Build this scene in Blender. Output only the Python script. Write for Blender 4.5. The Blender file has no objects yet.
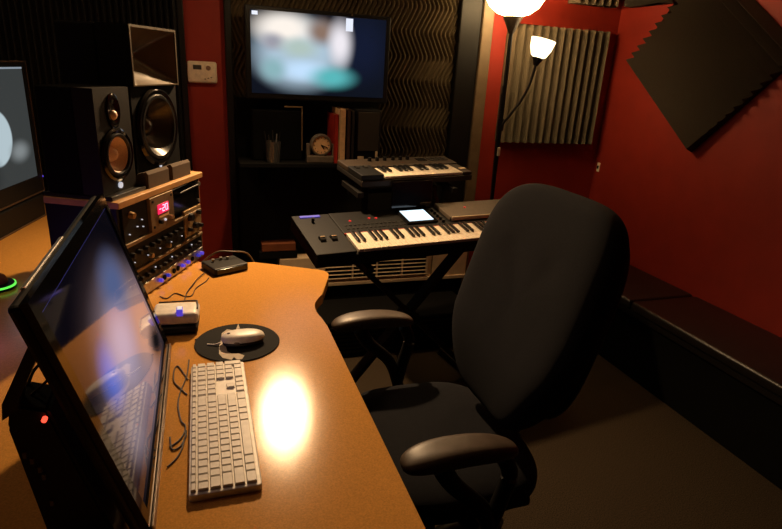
import bpy, bmesh, math, random
from mathutils import Vector, Matrix
random.seed(7)
SC = bpy.context.scene
COL = SC.collection
PI = math.pi
R = math.radians

# ------------------------------------------------------------------ materials
MATS = {}
def mat(name, col, rough=.5, metal=0, emis=None, es=0, nscale=60, nvar=.12, bump=0, bscale=400, coat=0, spec=.5, trans=0):
    if name in MATS: return MATS[name]
    m = bpy.data.materials.new(name); m.use_nodes = True
    nt = m.node_tree; N = nt.nodes; L = nt.links
    b = N['Principled BSDF']
    tc = N.new('ShaderNodeTexCoord')
    nz = N.new('ShaderNodeTexNoise'); nz.inputs['Scale'].default_value = nscale; nz.inputs['Detail'].default_value = 4
    L.new(tc.outputs['Object'], nz.inputs['Vector'])
    rp = N.new('ShaderNodeValToRGB')
    rp.color_ramp.elements[0].position = .3; rp.color_ramp.elements[1].position = .7
    rp.color_ramp.elements[0].color = [c*(1-nvar) for c in col]+[1]
    rp.color_ramp.elements[1].color = [min(1, c*(1+nvar)) for c in col]+[1]
    L.new(nz.outputs['Fac'], rp.inputs['Fac']); L.new(rp.outputs['Color'], b.inputs['Base Color'])
    b.inputs['Roughness'].default_value = rough; b.inputs['Metallic'].default_value = metal
    b.inputs['Specular IOR Level'].default_value = spec
    b.inputs['Coat Weight'].default_value = coat; b.inputs['Coat Roughness'].default_value = .08
    b.inputs['Transmission Weight'].default_value = trans
    if emis: b.inputs['Emission Color'].default_value = (*emis, 1); b.inputs['Emission Strength'].default_value = es
    if bump:
        n2 = N.new('ShaderNodeTexNoise'); n2.inputs['Scale'].default_value = bscale; n2.inputs['Detail'].default_value = 3
        L.new(tc.outputs['Object'], n2.inputs['Vector'])
        bp = N.new('ShaderNodeBump'); bp.inputs['Strength'].default_value = bump; bp.inputs['Distance'].default_value = .002
        L.new(n2.outputs['Fac'], bp.inputs['Height']); L.new(bp.outputs['Normal'], b.inputs['Normal'])
    MATS[name] = m
    return m

def blob_screen(name, base, blobs, strength, rough=.12, window=None):
    """what a screen shows: soft coloured blobs in the screen's own XY (object) coordinates, given off as light"""
    m = bpy.data.materials.new(name); m.use_nodes = True
    nt = m.node_tree; N = nt.nodes; L = nt.links; b = N['Principled BSDF']
    b.inputs['Base Color'].default_value = (.004, .004, .005, 1); b.inputs['Roughness'].default_value = rough
    tc = N.new('ShaderNodeTexCoord'); prev = None
    rgb = N.new('ShaderNodeRGB'); rgb.outputs[0].default_value = (*base, 1); prev = rgb.outputs[0]
    for (x, y, rx, ry, soft, col) in blobs:
        mp = N.new('ShaderNodeMapping'); mp.vector_type = 'TEXTURE'
        mp.inputs['Location'].default_value = (x, y, 0); mp.inputs['Scale'].default_value = (rx, ry, 1e3)
        L.new(tc.outputs['Object'], mp.inputs['Vector'])
        ln = N.new('ShaderNodeVectorMath'); ln.operation = 'LENGTH'; L.new(mp.outputs['Vector'], ln.inputs[0])
        mr = N.new('ShaderNodeMapRange'); mr.interpolation_type = 'SMOOTHSTEP'
        mr.inputs['From Min'].default_value = 1-soft; mr.inputs['From Max'].default_value = 1
        mr.inputs['To Min'].default_value = 1; mr.inputs['To Max'].default_value = 0
        L.new(ln.outputs['Value'], mr.inputs['Value'])
        mx = N.new('ShaderNodeMix'); mx.data_type = 'RGBA'; L.new(mr.outputs['Result'], mx.inputs[0])
        L.new(prev, mx.inputs[6]); mx.inputs[7].default_value = (*col, 1); prev = mx.outputs[2]
    L.new(prev, b.inputs['Emission Color']); b.inputs['Emission Strength'].default_value = strength
    return m

# ------------------------------------------------------------------ mesh helpers
def bm_new(): return bmesh.new()
def xf(loc=(0,0,0), rot=(0,0,0), sc=(1,1,1)):
    from mathutils import Euler
    return Matrix.Translation(loc) @ Euler(rot).to_matrix().to_4x4() @ Matrix.Diagonal((*sc, 1))
def add_box(bm, c, s, rot=(0,0,0), bev=0, seg=2):
    r = bmesh.ops.create_cube(bm, size=1, matrix=xf(c, rot, s))
    if bev:
        es = list({e for v in r['verts'] for e in v.link_edges})
        bmesh.ops.bevel(bm, geom=es, offset=bev, segments=seg, affect='EDGES', profile=.5)
    return bm
def box2(bm, a, b, bev=0, seg=2):
    return add_box(bm, [(a[i]+b[i])/2 for i in range(3)], [abs(b[i]-a[i]) for i in range(3)], bev=bev, seg=seg)
def add_cyl(bm, p0, p1, r0, r1=None, seg=20, cap=True):
    r1 = r0 if r1 is None else r1
    p0 = Vector(p0); p1 = Vector(p1); d = p1-p0
    M = Matrix.Translation((p0+p1)/2) @ d.to_track_quat('Z', 'Y').to_matrix().to_4x4()
    bmesh.ops.create_cone(bm, cap_ends=cap, segments=seg, radius1=max(r0,1e-5), radius2=max(r1,1e-5), depth=d.length, matrix=M)
    return bm
def add_lathe(bm, prof, M=Matrix.Identity(4), seg=32):
    rings = []
    for (r, z) in prof:
        rings.append([bm.verts.new(M @ Vector((max(r,1e-5)*math.cos(2*PI*k/seg), max(r,1e-5)*math.sin(2*PI*k/seg), z))) for k in range(seg)])
    for a, b in zip(rings, rings[1:]):
        for k in range(seg):
            bm.faces.new((a[k], a[(k+1)%seg], b[(k+1)%seg], b[k]))
    return bm
def spline(pts, n=6):
    P = [Vector(p) for p in pts]; out = []
    for i in range(len(P)-1):
        p0 = P[max(i-1,0)]; p1 = P[i]; p2 = P[i+1]; p3 = P[min(i+2,len(P)-1)]
        for k in range(n):
            t = k/n
            out.append(.5*((2*p1)+(p2-p0)*t+(2*p0-5*p1+4*p2-p3)*t*t+(3*p1-p0-3*p2+p3)*t**3))
    out.append(P[-1]); return out
def add_tube(bm, pts, r, seg=8, n=6, smooth=True):
    P = spline(pts, n) if smooth else [Vector(p) for p in pts]
    rr = r if callable(r) else (lambda t: r)
    rings = []
    up = Vector((0,0,1))
    for i, p in enumerate(P):
        t = (P[min(i+1,len(P)-1)]-P[max(i-1,0)]).normalized()
        a = t.cross(up)
        if a.length < .05: a = t.cross(Vector((0,1,0)))
        a.normalize(); b = a.cross(t)
        q = rr(i/(len(P)-1))
        rings.append([bm.verts.new(p+a*q*math.cos(2*PI*k/seg)+b*q*math.sin(2*PI*k/seg)) for k in range(seg)])
    for a, b in zip(rings, rings[1:]):
        for k in range(seg): bm.faces.new((a[k], a[(k+1)%seg], b[(k+1)%seg], b[k]))
    bm.faces.new(rings[0][::-1]); bm.faces.new(rings[-1])
    return bm
def add_prism(bm, poly, z0, z1, M=Matrix.Identity(4), bev=0):
    lo = [bm.verts.new(M @ Vector((x, y, z0))) for x, y in poly]; hi = [bm.verts.new(M @ Vector((x, y, z1))) for x, y in poly]
    n = len(poly); fs = [bm.faces.new(lo[::-1]), bm.faces.new(hi)]
    for k in range(n): fs.append(bm.faces.new((lo[k], lo[(k+1)%n], hi[(k+1)%n], hi[k])))
    if bev:
        es = list(set(fs[1].edges)); bmesh.ops.bevel(bm, geom=es, offset=bev, segments=2, affect='EDGES', profile=.5)
    return bm
def spow(v, e): return math.copysign(abs(v)**e, v)
def add_super(bm, c, a, b, h, e1=.35, e2=.5, nu=48, nv=20, deform=None, rot=None):
    """rounded cushion: a, b half sizes across, h half thickness (local z)"""
    rings = []
    Rm = rot or Matrix.Identity(3)
    for j in range(nv+1):
        ph = -PI/2+PI*j/nv
        cr = spow(math.cos(ph), e1); zz = h*spow(math.sin(ph), .8)
        ring = []
        for i in range(nu):
            th = 2*PI*i/nu
            p = Vector((a*cr*spow(math.cos(th), e2), b*cr*spow(math.sin(th), e2), zz))
            if deform: p = deform(p)
            ring.append(bm.verts.new(Rm @ p + Vector(c)))
        rings.append(ring)
    for A, B in zip(rings, rings[1:]):
        for k in range(nu): bm.faces.new((A[k], A[(k+1)%nu], B[(k+1)%nu], B[k]))
    bmesh.ops.remove_doubles(bm, verts=bm.verts, dist=1e-5)
    return bm
def link(name, bm, m, parent=None, smooth=False, kind=None, label=None, sharp=40):
    me = bpy.data.meshes.new(name)
    bmesh.ops.recalc_face_normals(bm, faces=bm.faces)
    bm.to_mesh(me); bm.free()
    for x in (m if isinstance(m, (list, tuple)) else [m]): me.materials.append(x)
    if smooth:
        for p in me.polygons: p.use_smooth = True
        me.set_sharp_from_angle(angle=R(sharp))
    o = bpy.data.objects.new(name, me); COL.objects.link(o)
    if parent: o.parent = parent
    if kind: o['kind'] = kind
    if label: o['label'] = label
    return o
def thing(name, label, cat, loc=(0,0,0), rot=(0,0,0), group=None):
    o = bpy.data.objects.new(name, None); COL.objects.link(o)
    o.empty_display_size = .05
    o.location = loc; o.rotation_euler = rot; o['label'] = label; o['category'] = cat
    if group: o['group'] = group
    return o
def tag(o, label, cat, group=None):
    o['label'] = label; o['category'] = cat
    if group: o['group'] = group
    return o
def tag_stuff(o, label, cat):
    tag(o, label, cat); o['kind'] = 'stuff'; return o
def struct(name, bm, m, parent=None, **k):
    return link(name, bm, m, parent, kind=None if parent else 'structure', **k)
def copy_part(o, parent, loc=None, name=None):
    c = o.copy(); COL.objects.link(c); c.parent = parent
    if loc is not None: c.location = loc
    return c

# ------------------------------------------------------------------ palette
def rgb(r, g, b): return tuple(((c/255)/12.92 if c/255 <= .04045 else ((c/255+.055)/1.055)**2.4) for c in (r, g, b))
RED = mat('red paint', (.31, .018, .005), .62, nscale=9, nvar=.08, bump=.35, bscale=300)
BLACKWALL = mat('black wall cloth', (.004, .004, .004), .9, nscale=30, nvar=.2, bump=.4)
CEIL = mat('ceiling paint', (.16, .13, .10), .9)
CARPET = mat('brown black carpet', (.050, .036, .022), .98, nscale=260, nvar=.75, bump=1, bscale=500, spec=.1)
TRIMB = mat('black painted trim', (.007, .006, .005), .5, spec=.3)
TRIMW = mat('tan wood trim', (.17, .115, .062), .5, nscale=20)
DESK = mat('orange oak laminate', (.60, .285, .062), .150, nscale=350, nvar=.16, bump=.06, bscale=900, spec=.30)
BLK = mat('black plastic', (.006, .006, .006), .5, nscale=200, spec=.25)
BLKC = mat('black speaker vinyl', (.004, .004, .004), .8, nscale=200, spec=.08)
BLKG = mat('glossy black plastic', (.006, .006, .007), .08)
BLKM = mat('black painted metal', (.007, .0065, .006), .45, spec=.35)
CHARC = mat('charcoal plastic', (.014, .013, .012), .5, spec=.3)
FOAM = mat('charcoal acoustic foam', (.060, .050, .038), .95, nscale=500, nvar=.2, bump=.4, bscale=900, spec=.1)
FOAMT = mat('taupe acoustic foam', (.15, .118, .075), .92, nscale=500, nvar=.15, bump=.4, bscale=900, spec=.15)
FOAMW = mat('brown wavy acoustic foam', (.085, .062, .033), .9, nscale=400, nvar=.2, spec=.15)
FOAMB = mat('brown pad foam', (.085, .055, .032), .9, nscale=500, bump=.3)
FABRIC = mat('dark grey seat fabric', (.013, .0135, .017), .95, nscale=600, nvar=.35, bump=.8, bscale=1200, spec=.15)
ARMP = mat('worn armrest vinyl', (.085, .060, .045), .45, nscale=40, nvar=.15)
LEATH = mat('black leather', (.009, .007, .006), .33, nscale=60, nvar=.2, bump=.5, bscale=180, spec=.6)
WHITEP = mat('white plastic', (.80, .76, .70), .4)
KEYW = mat('off white key plastic', (.66, .62, .57), .45)
IVORY = mat('ivory key plastic', (.75, .66, .52), .3)
KEYB = mat('black key plastic', (.008, .008, .008), .25)
CREAM = mat('cream enamel', (.80, .62, .40), .5, nscale=15)
THERM = mat('thermostat plastic', (.92, .76, .56), .5)
GREYP = mat('dark grey printed panel', (.009, .009, .0095), .55, nscale=150, spec=.2)
WOODL = mat('light oak board', (.55, .30, .11), .45, nscale=25)
WOODR = mat('red brown wood', (.24, .075, .030), .5, nscale=20)
TANM = mat('tan anodised metal', (.26, .18, .10), .45, metal=.4)
GOLD = mat('brass coloured metal', (.45, .30, .14), .4, metal=.6)
STEEL = mat('brushed silver metal', (.50, .46, .40), .35, metal=.8)
CONE = mat('bronze woven speaker cone', (.80, .54, .36), .45, nscale=300)
CONEB = mat('smoky speaker cone', (.035, .030, .024), .30, nscale=60)
RUBBER = mat('black rubber', (.010, .010, .010), .30)
PADM = mat('black mouse pad cloth', (.009, .009, .009), .85, bump=.3, spec=.2)
GLASSW = mat('white frosted lamp glass', (.9, .8, .6), .4, emis=(1, .68, .32), es=17)
GLASSS = mat('frosted reading lamp glass', (.9, .85, .7), .4, emis=(1, .78, .46), es=3.2)
LCD = mat('lit lcd', (.02, .02, .02), .2, emis=(.70, .86, 1.0), es=1.6)
LEDB = mat('violet led', (.1, .1, .3), .3, emis=(.12, .07, 1.0), es=.5)
LEDB2 = mat('blue glow led', (.1, .1, .3), .3, emis=(.06, .07, 1.0), es=.32)
LEDW = mat('white led', (.5, .5, .5), .3, emis=(.85, .88, 1), es=.55)
LEDR = mat('red led', (.3, .02, .02), .3, emis=(1, .06, .03), es=2.5)
LEDRD = mat('dim red led', (.3, .02, .02), .3, emis=(1, .04, .04), es=.35)
LEDG = mat('green led', (.02, .3, .02), .3, emis=(.15, 1, .10), es=1.0)
REDD = mat('red numeric display', (.1, .01, .02), .3, emis=(1, .02, .10), es=1.1)
PINK = mat('pink display digits', (.5, .3, .4), .3, emis=(1, .50, .70), es=1.6)
PAPER = mat('cream paper', (.70, .44, .22), .7)
REDBK = mat('red book cloth', (.40, .02, .01), .6)
DKBK = mat('dark brown book cloth', (.04, .018, .010), .6)
CABLE = mat('dark cable rubber', (.020, .012, .010), .45)
DARKIN = mat('matte black interior', (.004, .004, .004), .9, spec=.1)
CLEAR = mat('smoked glass', (.08, .08, .08), .05, trans=.5)

# ------------------------------------------------------------------ room shell
XL, XR, YF, YB, ZC = -1.7, 2.35, -1.7, 3.0, 2.45
struct('floor', box2(bm_new(), (XL-.1, YF-.1, -.06), (XR+.1, YB+.1, 0)), CARPET)
struct('ceiling', box2(bm_new(), (XL-.1, YF-.1, ZC), (XR+.1, YB+.1, ZC+.06)), CEIL)
struct('wall_right', box2(bm_new(), (XR, YF-.1, 0), (XR+.1, YB+.1, ZC)), RED)
struct('wall_back', box2(bm_new(), (XL-.1, YB, 0), (XR, YB+.1, ZC)), RED)
struct('wall_left', box2(bm_new(), (XL-.1, YF-.1, 0), (XL, YB, ZC)), BLACKWALL)
struct('wall_front', box2(bm_new(), (XL, YF-.1, 0), (XR, YF, ZC)), BLACKWALL)
struct('trim_1', box2(bm_new(), (-.078, YB-.03, 0), (-.05, YB, ZC), bev=.004), TRIMB)
b = box2(bm_new(), (.128, YB-.045, 0), (.160, YB, ZC), bev=.004)
struct('trim_2', b, TRIMB)
struct('trim_3', box2(bm_new(), (1.315, YB-.06, 0), (1.438, YB, ZC), bev=.006), TRIMB)
struct('trim_4', box2(bm_new(), (1.438, YB-.075, 0), (1.503, YB, ZC), bev=.006), TRIMW)
# black cloth panel on the wall left of the thermostat strip (behind the speakers)
b = bm_new()
n = 62
for k in range(n):
    x = XL+.02+k*(1.60/n)
    add_prism(b, [(x, YB), (x, YB-.02), (x+.8/n, YB-.055), (x+1.6/n, YB-.02), (x+1.6/n, YB)], .75, ZC-.02)
tag(link('acoustic_foam_panel', b, BLACKWALL), 'black ribbed foam covering wall behind the two studio speakers', 'acoustic foam')

# wavy foam in the alcove: zigzag ridges
b = bm_new()
x0, x1, z0, z1 = .162, 1.313, .90, ZC-.01
nx, nz_ = 380, 126
def tri(t): t = t % 1.0; return abs(2*t-1)*2-1
V = []
for j in range(nz_+1):
    z = z0+(z1-z0)*j/nz_
    zig = tri((z-1.09)/.245)
    zig = zig*.030
    row = []
    for i in range(nx+1):
        x = x0+(x1-x0)*i/nx
        hgt = .5+.5*math.cos(2*PI*(x+zig)/.0245)
        row.append(b.verts.new((x, YB-.012-.020*hgt, z)))
    V.append(row)
for j in range(nz_):
    for i in range(nx): b.faces.new((V[j][i], V[j][i+1], V[j+1][i+1], V[j+1][i]))
add_box(b, ((x0+x1)/2, YB-.005, (z0+z1)/2), (x1-x0, .008, z1-z0))
tag(link('wavy_acoustic_foam', b, FOAMW, smooth=True, sharp=80), 'brown foam with zigzag ridges lining the wall around the television', 'acoustic foam')

struct('trim_5', box2(bm_new(), (.161, YB-.020, 0), (1.314, YB, .898)), BLACKWALL)
# ------------------------------------------------------------------ foam panels
def wedge_panel(w, h, ribs, base=.02, depth=.045, bev=0):
    """ribs run along local Y; local X across, local Z out of wall; centred"""
    b = bm_new(); p = w/ribs
    poly = [(-w/2, 0)]
    for k in range(ribs):
        poly += [(-w/2+k*p, base), (-w/2+(k+.5)*p, base+depth)]
    poly += [(w/2, base), (w/2, 0)]
    n = len(poly); A = [b.verts.new((x, -h/2, z)) for x, z in poly]; B = [b.verts.new((x, h/2, z)) for x, z in poly]
    for k in range(n): b.faces.new((A[k], A[(k+1)%n], B[(k+1)%n], B[k]))
    f1 = b.faces.new(A); f2 = b.faces.new(B[::-1])
    bmesh.ops.triangulate(b, faces=[f1, f2])
    return b
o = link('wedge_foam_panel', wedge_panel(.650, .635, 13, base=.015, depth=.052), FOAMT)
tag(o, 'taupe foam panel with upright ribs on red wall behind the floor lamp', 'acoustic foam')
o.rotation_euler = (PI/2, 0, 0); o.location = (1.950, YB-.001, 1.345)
# tilted panel on the right wall: parallelogram frame
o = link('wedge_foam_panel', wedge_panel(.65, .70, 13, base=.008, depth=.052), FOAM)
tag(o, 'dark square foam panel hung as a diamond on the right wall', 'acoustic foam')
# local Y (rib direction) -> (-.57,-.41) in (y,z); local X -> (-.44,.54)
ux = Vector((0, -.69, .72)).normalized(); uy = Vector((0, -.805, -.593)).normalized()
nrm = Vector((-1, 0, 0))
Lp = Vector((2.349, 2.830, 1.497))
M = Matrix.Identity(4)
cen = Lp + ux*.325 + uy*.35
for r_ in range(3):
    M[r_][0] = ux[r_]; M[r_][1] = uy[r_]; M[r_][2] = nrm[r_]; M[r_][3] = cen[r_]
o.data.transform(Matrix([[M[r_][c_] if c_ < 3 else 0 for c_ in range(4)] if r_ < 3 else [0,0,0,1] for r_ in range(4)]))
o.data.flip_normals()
o.location = cen
# upper corner panels
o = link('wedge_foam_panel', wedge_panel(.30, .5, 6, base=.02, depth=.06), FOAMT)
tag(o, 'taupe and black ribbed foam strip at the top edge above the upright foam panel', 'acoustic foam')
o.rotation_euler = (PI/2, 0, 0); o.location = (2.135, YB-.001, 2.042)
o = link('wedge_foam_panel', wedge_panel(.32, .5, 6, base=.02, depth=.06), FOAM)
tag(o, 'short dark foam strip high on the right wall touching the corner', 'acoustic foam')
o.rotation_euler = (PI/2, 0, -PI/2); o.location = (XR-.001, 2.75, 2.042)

# ------------------------------------------------------------------ bench along the right wall
bench = thing('storage_bench', 'long black storage bench built along the foot of the right wall', 'bench', (1.96, 0, 0))
link('bench_base', box2(bm_new(), (.02, -1.6, 0), (.385, 2.96, .335), bev=.004), mat('black bench cloth', (.003,.003,.003), .8, bump=.3, spec=.1), bench)
link('bench_rail', box2(bm_new(), (.0, -1.6, .315), (.02, 2.96, .345), bev=.003), LEATH, bench)
def bench_cushion(y0, y1, lab):
    def dfm(p): return p
    b = bm_new(); box2(b, (1.945, y0, .347), (2.345, y1, .395), bev=.014, seg=4)
    return tag(link('bench_cushion', b, LEATH, smooth=True), lab, 'cushion', 'leather cushions on the bench')
bench_cushion(2.045, 2.95, 'black leather bench cushion in the far corner under the foam panels')
bench_cushion(1.12, 2.035, 'black leather bench cushion in the middle beside the office chair back')
bench_cushion(.10, 1.11, 'black leather bench cushion nearest the viewer along the right wall')
# wall plate near right edge and corner outlet
t = thing('wall_plate', 'small cream wall plate beside the diamond foam panel', 'wall plate', (XR, 1.80, 1.47))
link('plate', box2(bm_new(), (-.008, -.035, -.057), (0, .035, .057), bev=.003), CREAM, t)
link('switch', box2(bm_new(), (-.014, -.008, -.012), (-.007, .008, .012), bev=.002), WHITEP, t)
t = thing('corner_outlet', 'tiny cream socket low in the corner beside the chair top', 'outlet', (XR, 2.955, .885))
link('plate', box2(bm_new(), (-.006, -.012, -.028), (0, .012, .028), bev=.002), THERM, t)
link('socket', box2(bm_new(), (-.010, -.006, -.010), (-.005, .006, .010), bev=.002), DARKIN, t)

# ------------------------------------------------------------------ thermostat
t = thing('thermostat', 'cream wall thermostat on the narrow red wall strip', 'thermostat', (.020, YB, 1.328))
link('case', add_box(bm_new(), (0, -.013, 0), (.134, .026, .098), bev=.010, seg=3), THERM, t, smooth=True)
link('display', add_box(bm_new(), (-.022, -.027, .022), (.038, .003, .020), bev=.001), mat('grey lcd', (.07,.06,.045), .3), t)
link('dial', add_cyl(bm_new(), (.028, -.025, .020), (.028, -.031, .020), .011), mat('brown dial', (.25,.14,.08), .5), t)
for k in range(3): link('button', add_box(bm_new(), (.012+k*.014, -.027, -.030+.004*k), (.008, .004, .005), bev=.001), TANM, t)

# ------------------------------------------------------------------ television
t = thing('television', 'flat television on the back wall showing a blurred bright picture', 'television', (.555, 2.835, 1.43))
link('housing', box2(bm_new(), (-.345, -.012, -.205), (.345, .035, .200), bev=.006), BLK, t)
link('wall_bracket', box2(bm_new(), (-.12, .035, -.1), (.12, .128, .1)), BLKM, t)
tvs = blob_screen('television picture', (.004, .006, .012), [
    (.20, .05, .20, .24, .9, (.006, .010, .030)),
    (-.10, .00, .275, .20, .62, (.42, .56, .68)),
    (-.17, .11, .20, .10, .8, (1.0, .92, .84)),
    (-.22, .05, .09, .06, .9, (.34, .34, .40)),
    (-.10, .03, .13, .07, .9, (.44, .56, .52)),
    (.005, .105, .10, .085, .9, (.26, .17, .13)),
    (.095, .06, .085, .15, .9, (.88, .84, .90)),
    (-.08, -.07, .17, .07, .9, (.55, .76, 1.0)),
    (.06, -.095, .16, .075, .9, (.10, .48, .50)),
    (-.22, -.07, .09, .08, .9, (.26, .46, .50)),
], 1.0)
b = bm_new(); v = [b.verts.new(p) for p in ((-.32,-.180,0),(.32,-.180,0),(.32,.180,0),(-.32,.180,0))]; b.faces.new(v)
o = link('screen', b, tvs, t); o.rotation_euler = (PI/2, 0, 0); o.location = (0, -.0135, .002)
for (px_, pz_, w_, h_) in ((.138, .148, .034, .056), (-.300, .168, .026, .016)):
    link('screen_window', add_box(bm_new(), (px_, -.0142, pz_), (w_, .0008, h_)), mat('bright window on screen', (.1,.1,.1), .3, emis=(.80,.86,1), es=1.0), t)
link('power_light', add_cyl(bm_new(), (.15, -.012, .192), (.15, -.015, .192), .004, seg=10), TANM, t)

# ------------------------------------------------------------------ media cabinet (open shelf) under the television
cab = thing('wall_shelf', 'black wall shelf with a black back board under the television', 'shelf', (.53, 2.85, .915))
CW, CD = .365, .11
link('back_panel', box2(bm_new(), (-CW, CD-.012, .02), (CW, CD, .307)), DARKIN, cab)
link('shelf_board', box2(bm_new(), (-CW, -CD, 0), (CW, CD, .020), bev=.002), DARKIN, cab)
for x in (-.25, .25): link('bracket', box2(bm_new(), (x-.012, CD-.10, -.10), (x+.012, CD, 0), bev=.002), DARKIN, cab)
SZ = .9352
# desk clock
t = thing('desk_clock', 'small round desk clock in a grey cradle on the wall shelf', 'clock', (.557, 2.785, SZ)); t.scale = (1.08, 1, 1.08)
GREYC = mat('pewter clock cradle', (.22, .18, .14), .4, metal=.5)
b = bm_new(); add_box(b, (0, 0, .016), (.130, .045, .032), bev=.004); link('base', b, GREYC, t)
for s in (-1, 1): link('bracket', add_box(bm_new(), (s*.058, 0, .058), (.016, .030, .055), bev=.004), GREYC, t)
b = bm_new(); M = Matrix.Translation((0, 0, .080)) @ Matrix.Rotation(PI/2, 4, 'X')
add_lathe(b, [(0, -.015), (.046, -.015), (.050, -.008), (.050, .012), (.046, .020), (.040, .021), (.039, .015), (0, .015)], M, 36); link('clock_case', b, GREYC, t, smooth=True)
link('dial', add_cyl(bm_new(), (0, -.0145, .080), (0, -.0165, .080), .039, seg=36), PAPER, t)
b = bm_new()
for k in range(12):
    a = k*PI/6; add_box(b, (.033*math.sin(a), -.0172, .080+.033*math.cos(a)), (.003, .001, .007), rot=(0, a, 0))
link('hour_marks', b, DKBK, t)
link('hand', add_box(bm_new(), (.006, -.0180, .071), (.0045, .001, .024), rot=(0, R(145), 0)), KEYB, t)
link('hand', add_box(bm_new(), (.012, -.0185, .075), (.0035, .001, .032), rot=(0, R(112), 0)), KEYB, t)
# books
def book(name, x, w, d, h, m, lab, lean=0, pages=True, yo=2.845):
    t = thing(name, lab, 'book', (x, yo, SZ+abs(math.sin(lean))*w/2), (0, lean, 0), 'books standing on the wall shelf')
    b = bm_new(); box2(b, (-w/2, -d/2, 0), (-w/2+.002, d/2, h)); box2(b, (w/2-.002, -d/2, 0), (w/2, d/2, h)); box2(b, (-w/2, -d/2, 0), (w/2, -d/2+.003, h))
    link('cover', b, m, t)
    link('pages', box2(bm_new(), (-w/2+.0022, -d/2+.0032, .003), (w/2-.0022, d/2-.004, h-.004)), PAPER, t)
book('standing_book', .628, .020, .17, .235, REDBK, 'red book behind the clock, left of the cream one')
book('standing_book', .656, .030, .19, .262, PAPER, 'tall cream book right of the desk clock', yo=2.84)
book('standing_book', .686, .020, .20, .262, DKBK, 'dark brown book between the cream book and the black loudspeaker')
book('standing_book', .709, .018, .19, .255, mat('black book cloth', (.012,.008,.006), .6), 'black book touching the small black loudspeaker')
# small black box speaker on the shelf
t = thing('shelf_speaker', 'small black grilled speaker at the right of the wall shelf', 'speaker', (.793, 2.84, SZ))
link('case', box2(bm_new(), (-.066, -.07, 0), (.066, .09, .262), bev=.006), BLK, t)
link('grille', box2(bm_new(), (-.055, -.074, .06), (.055, -.070, .250), bev=.0015), mat('grey speaker grille', (.035,.028,.020), .7, nscale=500, nvar=.4), t)
link('badge', box2(bm_new(), (-.052, -.073, .018), (-.020, -.070, .034)), CREAM, t)
link('plug', box2(bm_new(), (.040, -.082, .030), (.050, -.070, .060), bev=.002), CREAM, t)
# black storage case and glass of pens
t = thing('storage_case', 'black storage case standing at the left of the wall shelf', 'case', (.355, 2.885, SZ))
link('case_body', box2(bm_new(), (-.12, -.05, 0), (.120, .060, .240), bev=.006), DARKIN, t)
link('tan_edge', box2(bm_new(), (.114, -.056, .05), (.120, -.051, .262), bev=.001), TANM, t, label='thin tan edge strip')  # thin tan strips along the right and top edges of the case
link('tan_edge', box2(bm_new(), (.03, -.056, .255), (.120, -.051, .262), bev=.001), TANM, t, label='thin tan edge strip')
t = thing('pen_glass', 'clear glass holding pens on the left of the wall shelf', 'pen holder', (.325, 2.785, SZ))
b = bm_new(); add_lathe(b, [(0, 0), (.033, 0), (.038, .10), (.035, .10), (.030, .006), (0, .006)], seg=24); link('glass', b, CLEAR, t, smooth=True)
for k, (a, c) in enumerate(((-.01, CHARC), (.008, STEEL), (.015, BLK), (-.018, BLK), (.0, CHARC))):
    o = link('pen', add_cyl(bm_new(), (a, .004*k-.008, .01), (a*2.2, .006*k-.012, .130+.005*k), .0026, seg=8), c)
    o.location = (.325, 2.785, SZ)
    tag(o, 'pen standing in the glass on the wall shelf', 'pen', 'pens in the glass')

# ------------------------------------------------------------------ air conditioner low on the back wall
ac = thing('wall_heater', 'cream air conditioning unit low on the wall under the keyboards', 'air conditioner', (0, 0, 0))
link('housing', box2(bm_new(), (.36, 2.862, .248), (1.46, 2.938, .412), bev=.008), CREAM, ac)
link('front_ledge', box2(bm_new(), (.36, 2.850, .240), (1.46, 2.862, .262), bev=.004), CREAM, ac)
link('black_plinth', box2(bm_new(), (.38, 2.87, 0), (1.44, 2.938, .240)), DARKIN, ac)
link('grille_recess', box2(bm_new(), (.60, 2.858, .278), (1.20, 2.8635, .402)), DARKIN, ac)
for k in range(6):
    z = .283+k*.0225
    link('grille_slat', add_box(bm_new(), (.90, 2.853, z), (.60, .012, .0055), rot=(R(-20), 0, 0)), CREAM, ac)
for x in (.60, .76, .90, 1.05, 1.20):
    link('grille_divider', box2(bm_new(), (x-.004, 2.848, .272), (x+.004, 2.862, .406)), CREAM, ac)
for x in (1.235,): link('panel_seam', box2(bm_new(), (x-.002, 2.8605, .262), (x+.002, 2.8625, .41)), TANM, ac)
t = thing('wooden_box', 'small red brown wooden box left of the lower keyboard', 'box', (.355, 2.872, .4125))
link('riser', box2(bm_new(), (-.10, -.01, 0), (.10, .06, .040), bev=.003), BLK, t)
link('lid', box2(bm_new(), (-.085, -.012, .0405), (.092, .055, .085), bev=.004), WOODR, t)

# ------------------------------------------------------------------ pianos
def keyrun(parent, x0, n, pitch, y0, y1, z, wt, blackpat, bl, h_b=.009, start=0):
    wk = None; bk = None
    for i in range(n):
        if wk is None:
            b = bm_new(); box2(b, (.0006, y0, -wt), (pitch-.0006, y1, 0), bev=.0012); wk = link('white_key', b, IVORY, parent); wk.location = (x0, 0, z)
        else: copy_part(wk, parent, (x0+i*pitch, 0, z))
    for i in range(n-1):
        if (i+start) % 7 in blackpat:
            if bk is None:
                b = bm_new(); box2(b, (-pitch*.28, y1-bl, .0002), (pitch*.28, y1, h_b), bev=.002); bk = link('black_key', b, KEYB, parent); bk.location = (x0+(i+1)*pitch, 0, z)
            else: copy_part(bk, parent, (x0+(i+1)*pitch, 0, z))
PAT = (0, 1, 3, 4, 5)
# lower workstation synthesizer
syn = thing('synthesizer', 'large black workstation keyboard on the lower tier of the stand', 'keyboard', (.373, 1.904, .75), (R(12), 0, R(9)))
b = bm_new(); box2(b, (0, 0, -.060), (1.12, .315, -.014), bev=.006); link('body', b, BLK, syn)
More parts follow.
